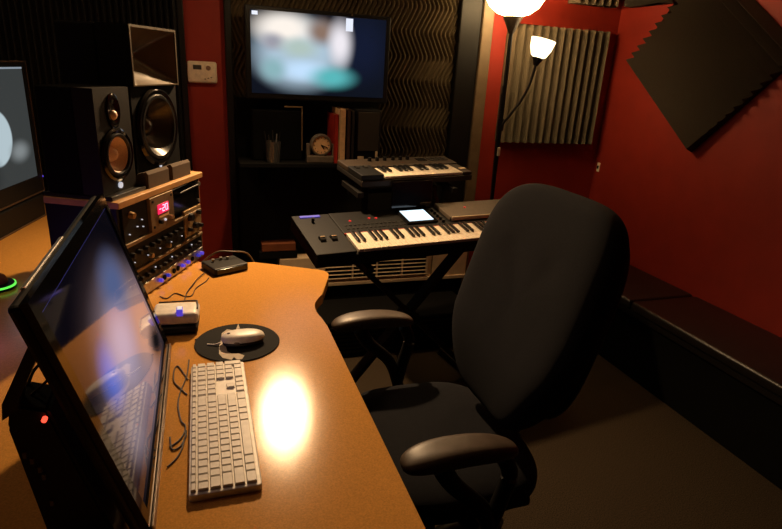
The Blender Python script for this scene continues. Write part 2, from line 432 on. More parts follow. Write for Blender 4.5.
# top deck in pieces around the key bed
b = bm_new(); box2(b, (0, 0, -.014), (.158, .315, 0), bev=.003); link('left_panel', b, GREYP, syn)
b = bm_new(); box2(b, (.158, .135, -.014), (1.12, .315, .002), bev=.003); link('control_panel', b, GREYP, syn)
b = bm_new(); box2(b, (1.022, 0, -.014), (1.12, .134, .0), bev=.003); link('right_cheek', b, GREYP, syn)
keyrun(syn, .165, 36, .0238, .004, .132, .004, .014, PAT, .075)
link('key_felt', box2(bm_new(), (.160, .131, -.002), (1.02, .136, .003)), REDBK, syn)
for x in (.058, .104):
    b = bm_new(); add_cyl(b, (x-.011, .105, -.006), (x+.011, .105, -.006), .020, seg=24); link('pitch_wheel', b, CHARC, syn, smooth=True)
    link('wheel_rim', box2(bm_new(), (x-.010, .100, .0135), (x+.010, .106, .0165), bev=.001), TANM, syn)
link('ribbon_light', box2(bm_new(), (.030, .288, .0005), (.115, .304, .004), bev=.001), LEDB2, syn, label='blue lit strip')
link('joystick', add_cyl(bm_new(), (.07, .25, 0), (.07, .25, .02), .006, seg=12), BLK, syn)
for (x, y) in ((.222, .232), (.313, .244), (.343, .240)): link('button_light', add_cyl(bm_new(), (x, y, .002), (x, y, .005), .0055, seg=10), LEDRD, syn)
for i in range(14):
    x = .19+i*.0195
    for j in range(2):
        b = bm_new(); box2(b, (x-.006, .165+j*.028, .002), (x+.006, .173+j*.028, .005), bev=.001); link('panel_button', b, CHARC, syn)
b = bm_new(); add_box(b, (.528, .225, .006), (.150, .125, .010), bev=.003); link('display_frame', b, BLKG, syn)
link('display', add_box(bm_new(), (.528, .225, .0118), (.118, .095, .0014)), LCD, syn, label='lit white display')
for i in range(5): link('encoder', add_cyl(bm_new(), (.630, .165+i*.026, .002), (.630, .165+i*.026, .014), .007, .006, seg=14), BLK, syn)
b = bm_new(); box2(b, (.665, .170, .0022), (1.10, .312, .020), bev=.003); link('silver_deck', b, mat('grey deck plastic', (.10,.076,.052), .55), syn, label='grey raised deck at the right end')
b = bm_new(); box2(b, (.672, .1645, .004), (1.10, .1695, .022), bev=.001); link('cream_strip', b, CREAM, syn, label='cream front strip')
link('deck_light', add_cyl(bm_new(), (.79, .25, .020), (.79, .25, .023), .006, seg=10), LEDRD, syn)
b = bm_new(); add_box(b, (.545, .318, .06), (.20, .006, .13), rot=(R(-12), 0, 0), bev=.002); link('glossy_rest', b, BLKG, syn, label='glossy upright rest behind the display')

# upper controller keyboard
ctl = thing('midi_keyboard', 'short grey keyboard on the upper tier above the workstation keyboard', 'keyboard', (.732, 2.275, .96), (R(8), 0, R(14)))
GRC = mat('warm grey keyboard shell', (.036, .025, .016), .5, spec=.3)
link('body', box2(bm_new(), (-.115, -.006, -.036), (.475, .225, -.011), bev=.005), CHARC, ctl)
link('front_lip', box2(bm_new(), (-.115, -.012, -.036), (.475, -.005, -.012), bev=.002), GRC, ctl)
link('left_panel', box2(bm_new(), (-.115, -.006, -.011), (-.006, .125, .013), bev=.003), BLK, ctl)
link('control_panel', box2(bm_new(), (-.115, .112, -.011), (.475, .225, .010), bev=.004), GRC, ctl)
link('right_cheek', box2(bm_new(), (.423, -.006, -.011), (.475, .112, .004), bev=.003), GRC, ctl)
link('end_badge', box2(bm_new(), (.435, .035, .004), (.470, .052, .0065), bev=.001), CREAM, ctl)
keyrun(ctl, .0, 15, .0281, -.004, .110, .003, .012, PAT, .066, h_b=.010)
for x in (-.085, -.045):
    link('wheel', add_cyl(bm_new(), (x-.009, .095, .008), (x+.009, .095, .008), .014, seg=18), CHARC, ctl, smooth=True)
for i, x in enumerate((.03, .07, .11, .155, .195, .235)):
    b = bm_new(); add_cyl(b, (x, .190, .010), (x, .190, .026), .0095, .0075, seg=16); link('knob', b, BLK, ctl, smooth=True)
link('display', box2(bm_new(), (.28, .160, .010), (.33, .195, .0125)), DARKIN, ctl)
for i in range(8): link('pad_button', box2(bm_new(), (.345+.028*(i%4), .155+.025*(i//4), .010), (.368+.028*(i%4), .175+.025*(i//4), .013), bev=.001), CHARC, ctl)

# stand
st = thing('keyboard_stand', 'black two tier crossed leg stand carrying both keyboards', 'keyboard stand', (.84, 2.12, 0), (0, 0, R(9)))
def bar(name, p, q, w=.032, d=.022, m=BLKM):
    p = Vector(p); q = Vector(q); L_ = (q-p)
    b = bm_new(); M = Matrix.Translation((p+q)/2) @ L_.to_track_quat('Z', 'Y').to_matrix().to_4x4() @ Matrix.Diagonal((w, d, L_.length, 1))
    bmesh.ops.create_cube(b, size=1, matrix=M); return link(name, b, m, st)
bar('leg', (-.30, -.02, .675), (.34, -.02, .03), w=.05); bar('leg', (.26, .015, .69), (-.34, .015, .03), w=.05)
link('pivot', add_cyl(bm_new(), (-.02, -.045, .378), (-.02, .04, .378), .035, seg=24), BLKM, st)
for s in (-1, 1):
    bar('support_arm', (s*.28, -.14, .665), (s*.28, .16, .725), .03, .022)
    bar('foot', (s*.34, -.20, .02), (s*.34, .24, .02), .035, .03)
    bar('upright', (s*.20+.06, .24, .715), (s*.17+.06, .30, .885), .03, .025)
    bar('upper_arm', (s*.235+.04, .16, .887), (s*.235+.04, .34, .905), .028, .022)
bar('cross_bar', (-.19, .31, .870), (.27, .31, .870), .020, .020)
for s in (-1, 1):
    for y in (-.2, .24): link('rubber_foot', add_cyl(bm_new(), (s*.34, y, 0), (s*.34, y, .008), .022, seg=14), RUBBER, st)

t = thing('amplifier_case', 'low black ribbed case on the floor beneath the keyboard stand', 'equipment case', (.92, 2.62, 0))
link('case', box2(bm_new(), (-.42, -.15, 0), (.42, .15, .20), bev=.008), DARKIN, t)
b = bm_new()
for k in range(7): box2(b, (-.40, -.156, .03+k*.022), (.40, -.1505, .040+k*.022))
link('grille', b, BLK, t)
# ------------------------------------------------------------------ floor lamp
lamp = thing('floor_lamp', 'black torchiere floor lamp with white bowl and side reading arm', 'lamp', (1.487, 2.70, 0))
link('base', add_lathe(bm_new(), [(0, 0), (.125, 0), (.128, .012), (.11, .022), (.03, .03), (.012, .05), (0, .05)], seg=40), BLKM, lamp, smooth=True)
link('pole', add_cyl(bm_new(), (0, 0, .045), (0, 0, 1.63), .0105, seg=16), BLKM, lamp, smooth=True)
b = bm_new(); add_lathe(b, [(0, 1.585), (.012, 1.590), (.036, 1.640), (.050, 1.668), (0, 1.670)], seg=28); link('neck_cone', b, mat('brown lamp collar', (.045,.03,.018), .5), lamp, smooth=True)
prof = [(.036, 1.669), (.080, 1.682), (.120, 1.712), (.147, 1.757), (.156, 1.805), (.151, 1.805), (.142, 1.759), (.116, 1.717), (.082, 1.688), (.034, 1.675)]
link('lamp_bowl', add_lathe(bm_new(), prof, seg=48), GLASSW, lamp, smooth=True, sharp=80)
link('arm', add_tube(bm_new(), [(0, -.012, 1.15), (.03, -.03, 1.20), (.075, -.045, 1.275), (.110, -.05, 1.355), (.128, -.05, 1.43), (.134, -.05, 1.462)], .0065, seg=10), BLKM, lamp, smooth=True)
link('arm_clamp', add_cyl(bm_new(), (0, 0, 1.12), (0, 0, 1.18), .018, seg=16), BLKM, lamp, smooth=True)
ax = Vector((.20, -.05, 1)).normalized(); Mx = Matrix.Translation((.132, -.05, 1.455)) @ ax.to_track_quat('Z', 'Y').to_matrix().to_4x4()
link('shade_collar', add_lathe(bm_new(), [(0, -.008), (.010, -.006), (.030, .032), (0, .034)], Mx, 20), BLKM, lamp, smooth=True)
link('reading_shade', add_lathe(bm_new(), [(.020, .030), (.038, .040), (.054, .075), (.062, .120), (.059, .120), (.051, .077), (.036, .044), (.019, .034)], Mx, 28), GLASSS, lamp, smooth=True, sharp=80)
b = bm_new(); box2(b, (-.007, -.022, .99), (.007, -.009, 1.035), bev=.003); link('switch', b, THERM, lamp)
link('cord', add_tube(bm_new(), [(-.012, 0, 1.35), (-.020, -.01, 1.30), (-.020, -.012, 1.0), (-.015, -.012, .7), (-.018, 0, .3), (-.02, .02, .06)], .003, seg=6), CABLE, lamp, smooth=True)

# hanging spotlight in front of the television (just above the frame)
SPX = Vector((.33, 2.47, 1.765)); AIM = Vector((.24, 1.70, .733))
sc = thing('pendant_spotlight', 'hanging black spotlight aimed at the desk from above the television', 'pendant light', (SPX.x, SPX.y, ZC))
dz_ = SPX.z-ZC
link('ceiling_plate', add_cyl(bm_new(), (0, .03, 0), (0, .03, -.02), .05, seg=28), BLKM, sc, smooth=True)
link('rod', add_cyl(bm_new(), (0, .03, -.02), (0, .03, dz_+.10), .006, seg=12), BLKM, sc, smooth=True)
axs = (AIM-SPX).normalized(); Ms = Matrix.Translation((0, 0, dz_)) @ axs.to_track_quat('Z', 'Y').to_matrix().to_4x4()
link('shade', add_lathe(bm_new(), [(0, -.105), (.030, -.100), (.036, -.060), (.040, -.045), (.042, -.028), (.040, -.028), (.034, -.050), (.030, -.09), (0, -.096)], Ms, 32), BLKM, sc, smooth=True)
BULB = mat('warm bulb glass', (1, .8, .5), .3, emis=(1, .66, .34), es=140)
link('bulb', add_lathe(bm_new(), [(0, -.085), (.014, -.075), (.018, -.06), (.028, -.035), (.030, -.018), (.022, .0), (.010, .008), (0, .009)], Ms, 24), BULB, sc, smooth=True)

# ------------------------------------------------------------------ desk
def arc(cx_, cy_, r, a0, a1, n=6): return [(cx_+r*math.cos(R(a0+(a1-a0)*k/n)), cy_+r*math.sin(R(a0+(a1-a0)*k/n))) for k in range(n+1)]
DZ = .733
poly = [(-1.55, -.45), (.300, -.45), (.297, 1.36)] + [tuple(p[:2]) for p in spline([(.292, 1.41, 0), (.286, 1.455, 0), (.290, 1.505, 0), (.306, 1.545, 0), (.330, 1.585, 0)], 4)] + \
       [(.374, 1.715)] + arc(.345, 1.762, .040, -15, 75, 6) + [(.156, 1.912), (-.03, 1.93), (-.10, 2.12), (-.40, 2.84), (-1.55, 2.90)]
desk = thing('studio_desk', 'large orange oak laminate studio desk with a notched edge', 'desk', (0, 0, 0))
link('desktop', add_prism(bm_new(), poly, DZ-.032, DZ, bev=.004), DESK, desk)
link('leg_panel', box2(bm_new(), (-1.45, -.35, 0), (.12, -.32, DZ-.033)), BLK, desk)
link('leg_panel', box2(bm_new(), (-1.45, 2.70, 0), (-.42, 2.73, DZ-.033)), BLK, desk)
link('leg_panel', box2(bm_new(), (-.06, 1.74, 0), (.20, 1.77, DZ-.033)), BLK, desk)
link('modesty_panel', box2(bm_new(), (-.45, -.32, .12), (-.42, 2.70, DZ-.033)), BLK, desk)

# ------------------------------------------------------------------ equipment rack
RK = thing('equipment_rack', 'short desk rack of audio gear with a light oak top', 'equipment rack', (-.015, 2.01, DZ+.0005), (0, 0, math.atan2(.9, .43)))
W = .478; Hh = .297; DP = .20
link('side_panel', box2(bm_new(), (-.012, 0, 0), (0, DP, Hh-.019)), WOODR, RK)
link('side_panel', box2(bm_new(), (-W, 0, 0), (-W+.012, DP, Hh-.019)), BLK, RK)
link('back_panel', box2(bm_new(), (-W+.012, DP-.012, 0), (-.012, DP, Hh-.019)), BLK, RK)
link('bottom_panel', box2(bm_new(), (-W+.012, .02, 0), (-.012, DP-.012, .012)), BLK, RK)
link('top_panel', box2(bm_new(), (-W-.004, -.012, Hh-.018), (.004, DP, Hh), bev=.002), WOODL, RK)
link('face_strip', box2(bm_new(), (-W+.013, .006, .012), (-.013, .020, Hh-.020)), DARKIN, RK)
def unit(name, a, b_, m, th=.014, lab=None):
    o = link(name, box2(bm_new(), (a[0], -th+.006, a[1]), (b_[0], .0058, b_[1]), bev=.0015), m, RK); 
    if lab: o['label'] = lab
    return o
def on(par, nm, bm, m): return link(nm, bm, m, par)
# z are above desk: display etc.
u1 = unit('display_module', (-.338, .178), (-.206, .277), TANM, .020, 'tan module with a red numeric display')
on(u1, 'red_display', box2(bm_new(), (-.302, -.0165, .222), (-.240, -.0145, .251), bev=.001), REDD)
b = bm_new()
def seg7(b, x, z, ch, w=.011, h=.018):
    t_ = .0022; S = {'-':'g', '2':'abged', '0':'abcdef', '8':'abcdefg', '4':'fgbc'}[ch]
    D = {'a':(x, z+h/2, w, t_), 'g':(x, z, w, t_), 'd':(x, z-h/2, w, t_), 'b':(x+w/2, z+h/4, t_, h/2), 'c':(x+w/2, z-h/4, t_, h/2), 'f':(x-w/2, z+h/4, t_, h/2), 'e':(x-w/2, z-h/4, t_, h/2)}
    for c in S: q = D[c]; add_box(b, (q[0], -.0170, q[1]), (q[2], .001, q[3]))
seg7(b, -.290, .237, '-'); seg7(b, -.272, .237, '2'); seg7(b, -.254, .237, '0')
on(u1, 'display_digits', b, PINK)
on(u1, 'label_strip', box2(bm_new(), (-.298, -.0160, .210), (-.242, -.0145, .217)), PAPER)
for (x, z) in ((-.325, .265), (-.220, .265), (-.325, .190), (-.220, .190)): on(u1, 'screw', add_cyl(bm_new(), (x, -.014, z), (x, -.0165, z), .004, seg=10), BLKM)
on(u1, 'status_light', add_cyl(bm_new(), (-.264, -.014, .199), (-.264, -.018, .199), .004, seg=10), LEDW)
on(u1, 'knob', add_cyl(bm_new(), (-.235, -.014, .200), (-.235, -.026, .200), .007, seg=12), GOLD)
on(u1, 'knob', add_cyl(bm_new(), (-.295, -.014, .199), (-.295, -.024, .199), .006, seg=12), BLK)
u2 = unit('preamp_module', (-.462, .178), (-.341, .277), BLK, .012)
b = bm_new(); add_cyl(b, (-.428, -.006, .252), (-.428, -.020, .250), .010, .008, seg=18); on(u2, 'knob', b, GOLD)
for (x, z) in ((-.40, .212), (-.375, .226), (-.372, .205), (-.44, .200)): on(u2, 'status_light', add_cyl(bm_new(), (x, -.006, z), (x, -.010, z), .0017, seg=8), LEDW)
u3 = unit('blank_panel', (-.203, .192), (-.016, .277), BLKG, .012)
on(u3, 'screw', add_cyl(bm_new(), (-.024, -.006, .262), (-.024, -.012, .262), .008, seg=12), STEEL)
on(u3, 'screw', add_cyl(bm_new(), (-.024, -.006, .205), (-.024, -.010, .205), .005, seg=12), STEEL)
on(u3, 'handle', add_tube(bm_new(), [(-.18, -.006, .262), (-.18, -.024, .262), (-.06, -.024, .266), (-.06, -.006, .266)], .003, seg=8, smooth=False), BLKM)
link('rail', box2(bm_new(), (-.462, -.010, .166), (-.016, .0056, .1765), bev=.001), TANM, RK)
u4 = unit('compressor_module', (-.462, .094), (-.136, .164), BLK, .012)
for i in range(9):
    x = -.440+i*.034
    b = bm_new(); add_cyl(b, (x, -.006, .140), (x, -.020, .140), .0085, .007, seg=16); on(u4, 'knob', b, BLKM)
    if i % 2 == 0: on(u4, 'status_light', add_cyl(bm_new(), (x+.012, -.006, .116), (x+.012, -.009, .116), .0016, seg=8), LEDW)
for x in (-.35, -.25): on(u4, 'knob_cap', add_cyl(bm_new(), (x, -.006, .112), (x, -.018, .112), .007, seg=14), GOLD)
u5 = unit('brass_panel', (-.132, .100), (-.016, .190), GOLD, .014, 'brass coloured faceplate')
for (x, z, r) in ((-.10, .165, .014), (-.045, .170, .009), (-.07, .130, .012), (-.035, .122, .008), (-.11, .125, .007)):
    on(u5, 'knob', add_cyl(bm_new(), (x, -.008, z), (x, -.022, z), r, r*.8, seg=16), BLKM)
link('rail', box2(bm_new(), (-.462, -.010, .083), (-.016, .0056, .092), bev=.001), TANM, RK)
u6 = unit('mixer_module', (-.462, .040), (-.016, .081), BLK, .012)
for i in range(13):
    x = -.440+i*.033
    b = bm_new(); add_cyl(b, (x, -.006, .060), (x, -.018, .060), .0075, .006, seg=14); on(u6, 'knob', b, CHARC)
    if i in (3, 6, 10): on(u6, 'status_light', add_cyl(bm_new(), (x+.015, -.006, .068), (x+.015, -.009, .068), .0022, seg=8), LEDW)
u7 = unit('interface_module', (-.462, .003), (-.016, .038), STEEL, .014, 'silver faceplate with violet lights')
for i, x in enumerate((-.31, -.265, -.17, -.135, -.06, -.035)):
    b = bm_new(); add_cyl(b, (x, -.008, .020), (x, -.018, .020), .0062, .0058, seg=16); on(u7, 'violet_knob', b, LEDB if i % 3 != 1 else LEDB2)
for x in (-.285, -.225, -.20, -.10): on(u7, 'socket', add_cyl(bm_new(), (x, -.008, .020), (x, -.012, .020), .008, seg=16), DARKIN)

RZ = DZ+.0005+Hh
def rk(s, d, z=0):   # point in rack frame -> world
    M = Matrix.Rotation(math.atan2(.9, .43), 4, 'Z'); v = M @ Vector((s, d, z)); return (v.x-.015, v.y+2.01, v.z+RZ)
RA = math.atan2(.9, .43)
# foam pads under large speaker
for x, lab in ((-.2450, 'brown foam wedge pad on the rack, left of the two'), (-.105, 'brown foam wedge pad on the rack, right of the two')):
    b = bm_new(); M = Matrix.Rotation(PI/2, 4, 'Y')
    poly_p = [(.005, 0), (.005, .040), (.012, .048), (.038, .040), (.048, .028), (.27, .028), (.27, 0)]
    # extrude along local X
    lo = [b.verts.new((-.058, y, z)) for y, z in poly_p]; hi = [b.verts.new((.058, y, z)) for y, z in poly_p]
    b.faces.new(lo); b.faces.new(hi[::-1])
    for k in range(len(poly_p)): b.faces.new((lo[k], lo[(k+1)%len(poly_p)], hi[(k+1)%len(poly_p)], hi[k]))
    o = link('foam_pad', b, FOAMB); o.location = rk(x, 0, .0005); o.rotation_euler = (0, 0, RA)
    tag(o, lab, 'foam pad', 'foam pads under the large speaker')
# large speaker with square horn
sp = thing('studio_monitor', 'large black loudspeaker with a square horn on the rack', 'speaker', rk(-.155, .055, .0290), (0, 0, RA))
SW, SH = .255, .412
b = bm_new(); box2(b, (-SW/2, .0805, 0), (SW/2, .20, SH), bev=.006); link('cabinet', b, BLKC, sp)
# baffle with square horn opening
def plate_hole(bm, x0, x1, z0, z1, cx_, cz_, r, y0, y1):
    A = sorted([2*PI*k/48 for k in range(48)]+[math.atan2(z-cz_, x-cx_) % (2*PI) for x in (x0, x1) for z in (z0, z1)])
    I0, O0, I1, O1 = [], [], [], []
    for a in A:
        c, s_ = math.cos(a), math.sin(a)
        t_ = min([((x1 if c > 0 else x0)-cx_)/c if abs(c) > 1e-6 else 1e9, ((z1 if s_ > 0 else z0)-cz_)/s_ if abs(s_) > 1e-6 else 1e9])
        I0.append(bm.verts.new((cx_+r*c, y0, cz_+r*s_))); O0.append(bm.verts.new((cx_+t_*c, y0, cz_+t_*s_)))
        I1.append(bm.verts.new((cx_+r*c, y1, cz_+r*s_))); O1.append(bm.verts.new((cx_+t_*c, y1, cz_+t_*s_)))
    n = len(A)
    for k in range(n):
        l = (k+1) % n
        bm.faces.new((I0[k], I0[l], O0[l], O0[k])); bm.faces.new((O0[k], O0[l], O1[l], O1[k])); bm.faces.new((I0[k], I0[l], I1[l], I1[k]))
    return bm
def frame_face(bm, x0, x1, z0, z1, hx0, hx1, hz0, hz1, y0, y1):
    o_ = [(x0,z0),(x1,z0),(x1,z1),(x0,z1)]; i_ = [(hx0,hz0),(hx1,hz0),(hx1,hz1),(hx0,hz1)]
    F = [bm.verts.new((x, y0, z)) for x, z in o_]; G = [bm.verts.new((x, y0, z)) for x, z in i_]
    B = [bm.verts.new((x, y1, z)) for x, z in o_]; Hh_ = [bm.verts.new((x, y1, z)) for x, z in i_]
    for k in range(4):
        l = (k+1) % 4
        bm.faces.new((F[k], F[l], G[l], G[k])); bm.faces.new((F[k], F[l], B[l], B[k])); bm.faces.new((G[k], G[l], Hh_[l], Hh_[k]))
HORN = mat('satin charcoal horn plastic', (.105, .078, .046), .30, nscale=20)
b = bm_new(); frame_face(b, -SW/2, SW/2, .250, SH, -.122, .122, .2535, SH-.006, -.016, .080)
link('horn_frame', b, BLKC, sp)
b = bm_new(); frame_face(b, -SW/2+.001, SW/2-.001, .251, SH-.001, -.121, .121, .2545, SH-.007, -.0185, -.0162); link('horn_rim', b, HORN, sp)
b = bm_new()
N_ = 20
grid = []
for j in range(N_+1):
    row = []
    for i in range(N_+1):
        u = -1+2*i/N_; v_ = -1+2*j/N_
        # waveguide: deep throat in the middle, cross shaped ridges up/down
        rr = max(abs(u), abs(v_)); dpt = (1-rr)**.85
        ridge = .25*math.exp(-(u/.10)**2)*(abs(v_)**1.0)*(1-abs(v_))
        y = -.015+.085*dpt*(1-ridge)
        row.append(b.verts.new((u*.1215, y, .3300+v_*.0760)))
    grid.append(row)
for j in range(N_):
    for i in range(N_): b.faces.new((grid[j][i], grid[j][i+1], grid[j+1][i+1], grid[j+1][i]))
link('horn', b, HORN, sp, smooth=True, sharp=60)
link('tweeter', add_lathe(bm_new(), [(0, -.012), (.008, -.010), (.013, -.003), (.014, 0)], Matrix.Translation((0, .066, .3325)) @ Matrix.Rotation(-PI/2, 4, 'X'), 20), STEEL, sp, smooth=True)
link('lower_baffle', plate_hole(bm_new(), -SW/2, SW/2, 0, .2495, 0, .130, .098, -.006, .080), BLKC, sp)
Mw = Matrix.Translation((0, -.006, .130)) @ Matrix.Rotation(PI/2, 4, 'X')
link('woofer_ring', add_lathe(bm_new(), [(.116, 0), (.116, .004), (.108, .010), (.100, .009), (.096, .001), (.10, 0)], Mw, 48), BLKG, sp, smooth=True)
link('woofer_surround', add_lathe(bm_new(), [(.099, .003), (.094, .010), (.086, .010), (.080, .003)], Mw, 48), RUBBER, sp, smooth=True)
def dish(rout, rin, dep_, dome):
    return [(rout, .003), (rout*.75, .003-dep_*.45), (rout*.5, .003-dep_*.78), (rin, .003-dep_), (rin*.85, .003-dep_+dome*.5), (rin*.5, .003-dep_+dome*.88), (0, .003-dep_+dome)]
# the cone is set in front of the baffle plane in a shallow dish
link('woofer_cone', add_lathe(bm_new(), [(.081, .004), (.060, -.020), (.045, -.034), (.032, -.042), (.026, -.030), (.016, -.022), (0, -.018)], Mw, 48), CONEB, sp, smooth=True, sharp=50)
link('front_light', add_cyl(bm_new(), (0, -.006, .012), (0, -.010, .012), .0045, seg=12), LEDW, sp)
link('badge', add_box(bm_new(), (0, -.008, .242), (.022, .003, .007), bev=.001), STEEL, sp)
# small speaker
sm = thing('studio_monitor', 'small black loudspeaker with a bronze cone, nearer the wide screen', 'speaker', rk(-.402, .035, .0125), (0, 0, RA))
o = link('speaker_mat', box2(bm_new(), (-.083, -.022, 0), (.083, .17, .012), bev=.003), RUBBER); o.location = rk(-.395, .03, .0003); o.rotation_euler = (0, 0, RA)
tag(o, 'thin black mat under the small bronze coned speaker', 'mat')
SW, SH = .152, .268
GSP = mat('grey black speaker baffle', (.012, .010, .008), .55, nscale=120, spec=.25)
link('cabinet', box2(bm_new(), (-SW/2, .0505, 0), (SW/2, .15, SH), bev=.004), BLKC, sm)
link('baffle', plate_hole(bm_new(), -SW/2, SW/2, 0, SH, -.002, .098, .0575, -.006, .050), GSP, sm)
Mw = Matrix.Translation((-.002, -.006, .098)) @ Matrix.Rotation(PI/2, 4, 'X')
link('woofer_ring', add_lathe(bm_new(), [(.070, 0), (.070, .004), (.064, .008), (.058, .006), (.057, .0)], Mw, 44), BLKG, sm, smooth=True)
link('woofer_surround', add_lathe(bm_new(), [(.058, .002), (.054, .009), (.049, .009), (.046, .003)], Mw, 44), RUBBER, sm, smooth=True)
link('woofer_cone', add_lathe(bm_new(), [(.047, .004), (.035, -.010), (.022, -.020), (.0195, -.016), (.015, -.006), (.008, -.001), (0, .001)], Mw, 44), CONE, sm, smooth=True, sharp=35)
Mt = Matrix.Translation((-.002, -.006, .210)) @ Matrix.Rotation(PI/2, 4, 'X') @ Matrix.Diagonal((.82, 1.25, 1, 1))
link('waveguide', add_lathe(bm_new(), [(.036, 0), (.036, .003), (.032, .005), (.020, .002), (.013, .0005)], Mt, 36), BLKG, sm, smooth=True)
Mt = Matrix.Translation((-.002, -.007, .200)) @ Matrix.Rotation(PI/2, 4, 'X')
link('tweeter', add_lathe(bm_new(), [(.013, 0), (.011, .004), (.006, .008), (0, .009)], Mt, 24), CONE, sm, smooth=True)
link('front_light', add_cyl(bm_new(), (-.002, -.006, .017), (-.002, -.010, .017), .0085, seg=18), LEDW, sm, label='round white front light')
# black box right of rack
t = thing('junction_box', 'small flat black box on the desk beside the rack', 'box', (.052, 1.855, DZ+.0005), (0, 0, R(25)))
link('case', box2(bm_new(), (-.060, -.050, 0), (.060, .050, .024), bev=.004), BLK, t)
link('faceplate', box2(bm_new(), (-.052, -.053, .004), (.052, -.0502, .020), bev=.001), BLKG, t)
for (x, y) in ((-.03, .02), (.0, .025), (.02, .018)): link('jack', add_cyl(bm_new(), (x, y, .024), (x, y, .034), .0045, seg=12), STEEL, t)
t = link('jack_cable', add_tube(bm_new(), [(-.02, 1.925, DZ+.003), (.03, 1.90, DZ+.045), (.08, 1.895, DZ+.046), (.13, 1.92, DZ+.03), (.16, 1.93, DZ-.02)], .003, seg=8), mat('tan cable rubber', (.14,.10,.06), .6), smooth=True)
tag(t, 'pale cable looping over the small black box beside the rack', 'cable')

# ------------------------------------------------------------------ main monitor on the desk (touchscreen on a rear stand)
# frame: local X along +y world (width), local Y up the screen, local Z out of the screen (towards +x)
P_bot = Vector((-.098, .695, .748)); P_top = Vector((-.2050, .70, 1.118))
MW = .585
ty = (Vector((P_top.x-P_bot.x, 0, P_top.z-P_bot.z))); MH = ty.length; ty.normalize(); tx = Vector((0, 1, 0)); tz = tx.cross(ty)
mon = thing('desktop_monitor', 'wide black glossy monitor leaning back beside the white keyboard', 'monitor', P_bot)
mon.rotation_euler = Matrix(((tx.x, ty.x, tz.x), (tx.y, ty.y, tz.y), (tx.z, ty.z, tz.z))).to_euler()
mon.location.y = .70
BZ = .024
b = bm_new(); frame_face(b, 0, MW, 0, MH, BZ, MW-BZ, .030, MH-BZ, 0, -.002)
bmesh.ops.rotate(b, verts=b.verts, cent=(0,0,0), matrix=Matrix.Rotation(0, 3, 'X'))
b.free()
def frame_xy(x0, x1, y0, y1, hx0, hx1, hy0, hy1, z0, z1):
    b = bm_new()
    box2(b, (x0, y0, z0), (hx0, y1, z1)); box2(b, (hx1, y0, z0), (x1, y1, z1)); box2(b, (hx0, y0, z0), (hx1, hy0, z1)); box2(b, (hx0, hy1, z0), (hx1, y1, z1)); return b
link('bezel', frame_xy(0, MW, 0, MH, BZ, MW-BZ, .028, MH-BZ, -.006, .004), BLKG, mon)
link('rear_shell', box2(bm_new(), (0, 0, -.022), (MW, MH, -.0062), bev=.006), BLK, mon)
link('chin_strip', box2(bm_new(), (.004, .002, .0042), (MW-.004, .012, .0080), bev=.001), mat('silver trim', (.30,.24,.19), .3, metal=.7), mon, label='pale strip along the bottom edge')
for x in (.10, MW-.16): link('foot', box2(bm_new(), (x, -.0085, -.020), (x+.06, .0, -.002), bev=.002), RUBBER, mon)
link('top_strip', box2(bm_new(), (.06, MH-.004, -.020), (MW-.30, MH+.002, -.014), bev=.001), STEEL, mon, label='silver strip on the top edge')
mscr = blob_screen('monitor picture', (.0015, .0015, .004), [
    (.30, .15, .34, .22, .9, (.10, .06, .06)),
    (.34, .15, .32, .18, .8, (.26, .20, .25)),
    (.52, .13, .16, .12, .9, (.22, .14, .16)),
    (.38, .255, .15, .08, .9, (.08, .11, .24)),
    (.45, .12, .17, .10, .9, (.44, .24, .18)),
    (.16, .185, .09, .070, .9, (.08, .13, .55)),
    (.50, .065, .12, .055, .9, (.006, .005, .006)),
    (.27, .18, .16, .09, .95, (.42, .34, .46)),
    (.15, .09, .11, .07, .9, (.20, .16, .19)),
], 1.0, rough=.05)
b = bm_new(); v = [b.verts.new(p) for p in ((BZ, .028, 0), (MW-BZ, .028, 0), (MW-BZ, MH-BZ, 0), (BZ, MH-BZ, 0))]; b.faces.new(v)
link('screen', b, mscr, mon)
link('painted_edge_reflection', box2(bm_new(), (BZ+.001, MH-BZ-.003, .0002), (MW-BZ-.001, MH-BZ-.0005, .0012)), mat('painted blue edge reflection', (.03,.03,.12), .2, emis=(.10, .10, .45), es=.35), mon, label='thin blue reflection painted along the top edge')  # reflection on the bezel's inner edge, painted as a weakly emissive blue strip
# rear housing and carrying strut in world axes
H2 = thing('monitor_stand', 'black stand housing with a red light behind the leaning monitor', 'monitor stand', (-.165, .70, DZ+.0005))
def w2(bm, pts, y0, y1):   # polygon in (x,z) world extruded along y, relative to H2
    lo = [bm.verts.new((x+.165, y0-.70, z-DZ-.0005)) for x, z in pts]; hi = [bm.verts.new((x+.165, y1-.70, z-DZ-.0005)) for x, z in pts]
    f1 = bm.faces.new(lo); f2 = bm.faces.new(hi[::-1])
    for k in range(len(pts)): bm.faces.new((lo[k], lo[(k+1)%len(pts)], hi[(k+1)%len(pts)], hi[k]))
    return bm
b = w2(bm_new(), [(-.2225, .7337), (-.250, .945), (-.245, .972), (-.236, .978), (-.203, .966), (-.1400, .7337)], .712, .775)
bmesh.ops.bevel(b, geom=list(b.edges), offset=.004, segments=2, affect='EDGES'); link('housing', b, BLK, H2)
for y0 in (.706,):
    b = w2(bm_new(), [(-.2515, .962), (-.2485, .985), (-.2115, 1.058), (-.2050, 1.040), (-.2285, .992), (-.2325, .974)], y0, y0+.030)
    link('strut', b, BLKM, H2)
def w3(p): return (p[0]+.165, p[1]-.70, p[2]-DZ-.0005)
link('power_light', add_cyl(bm_new(), w3((-.207, .712, .955)), w3((-.207, .706, .955)), .0032, seg=14), LEDR, H2, smooth=True)
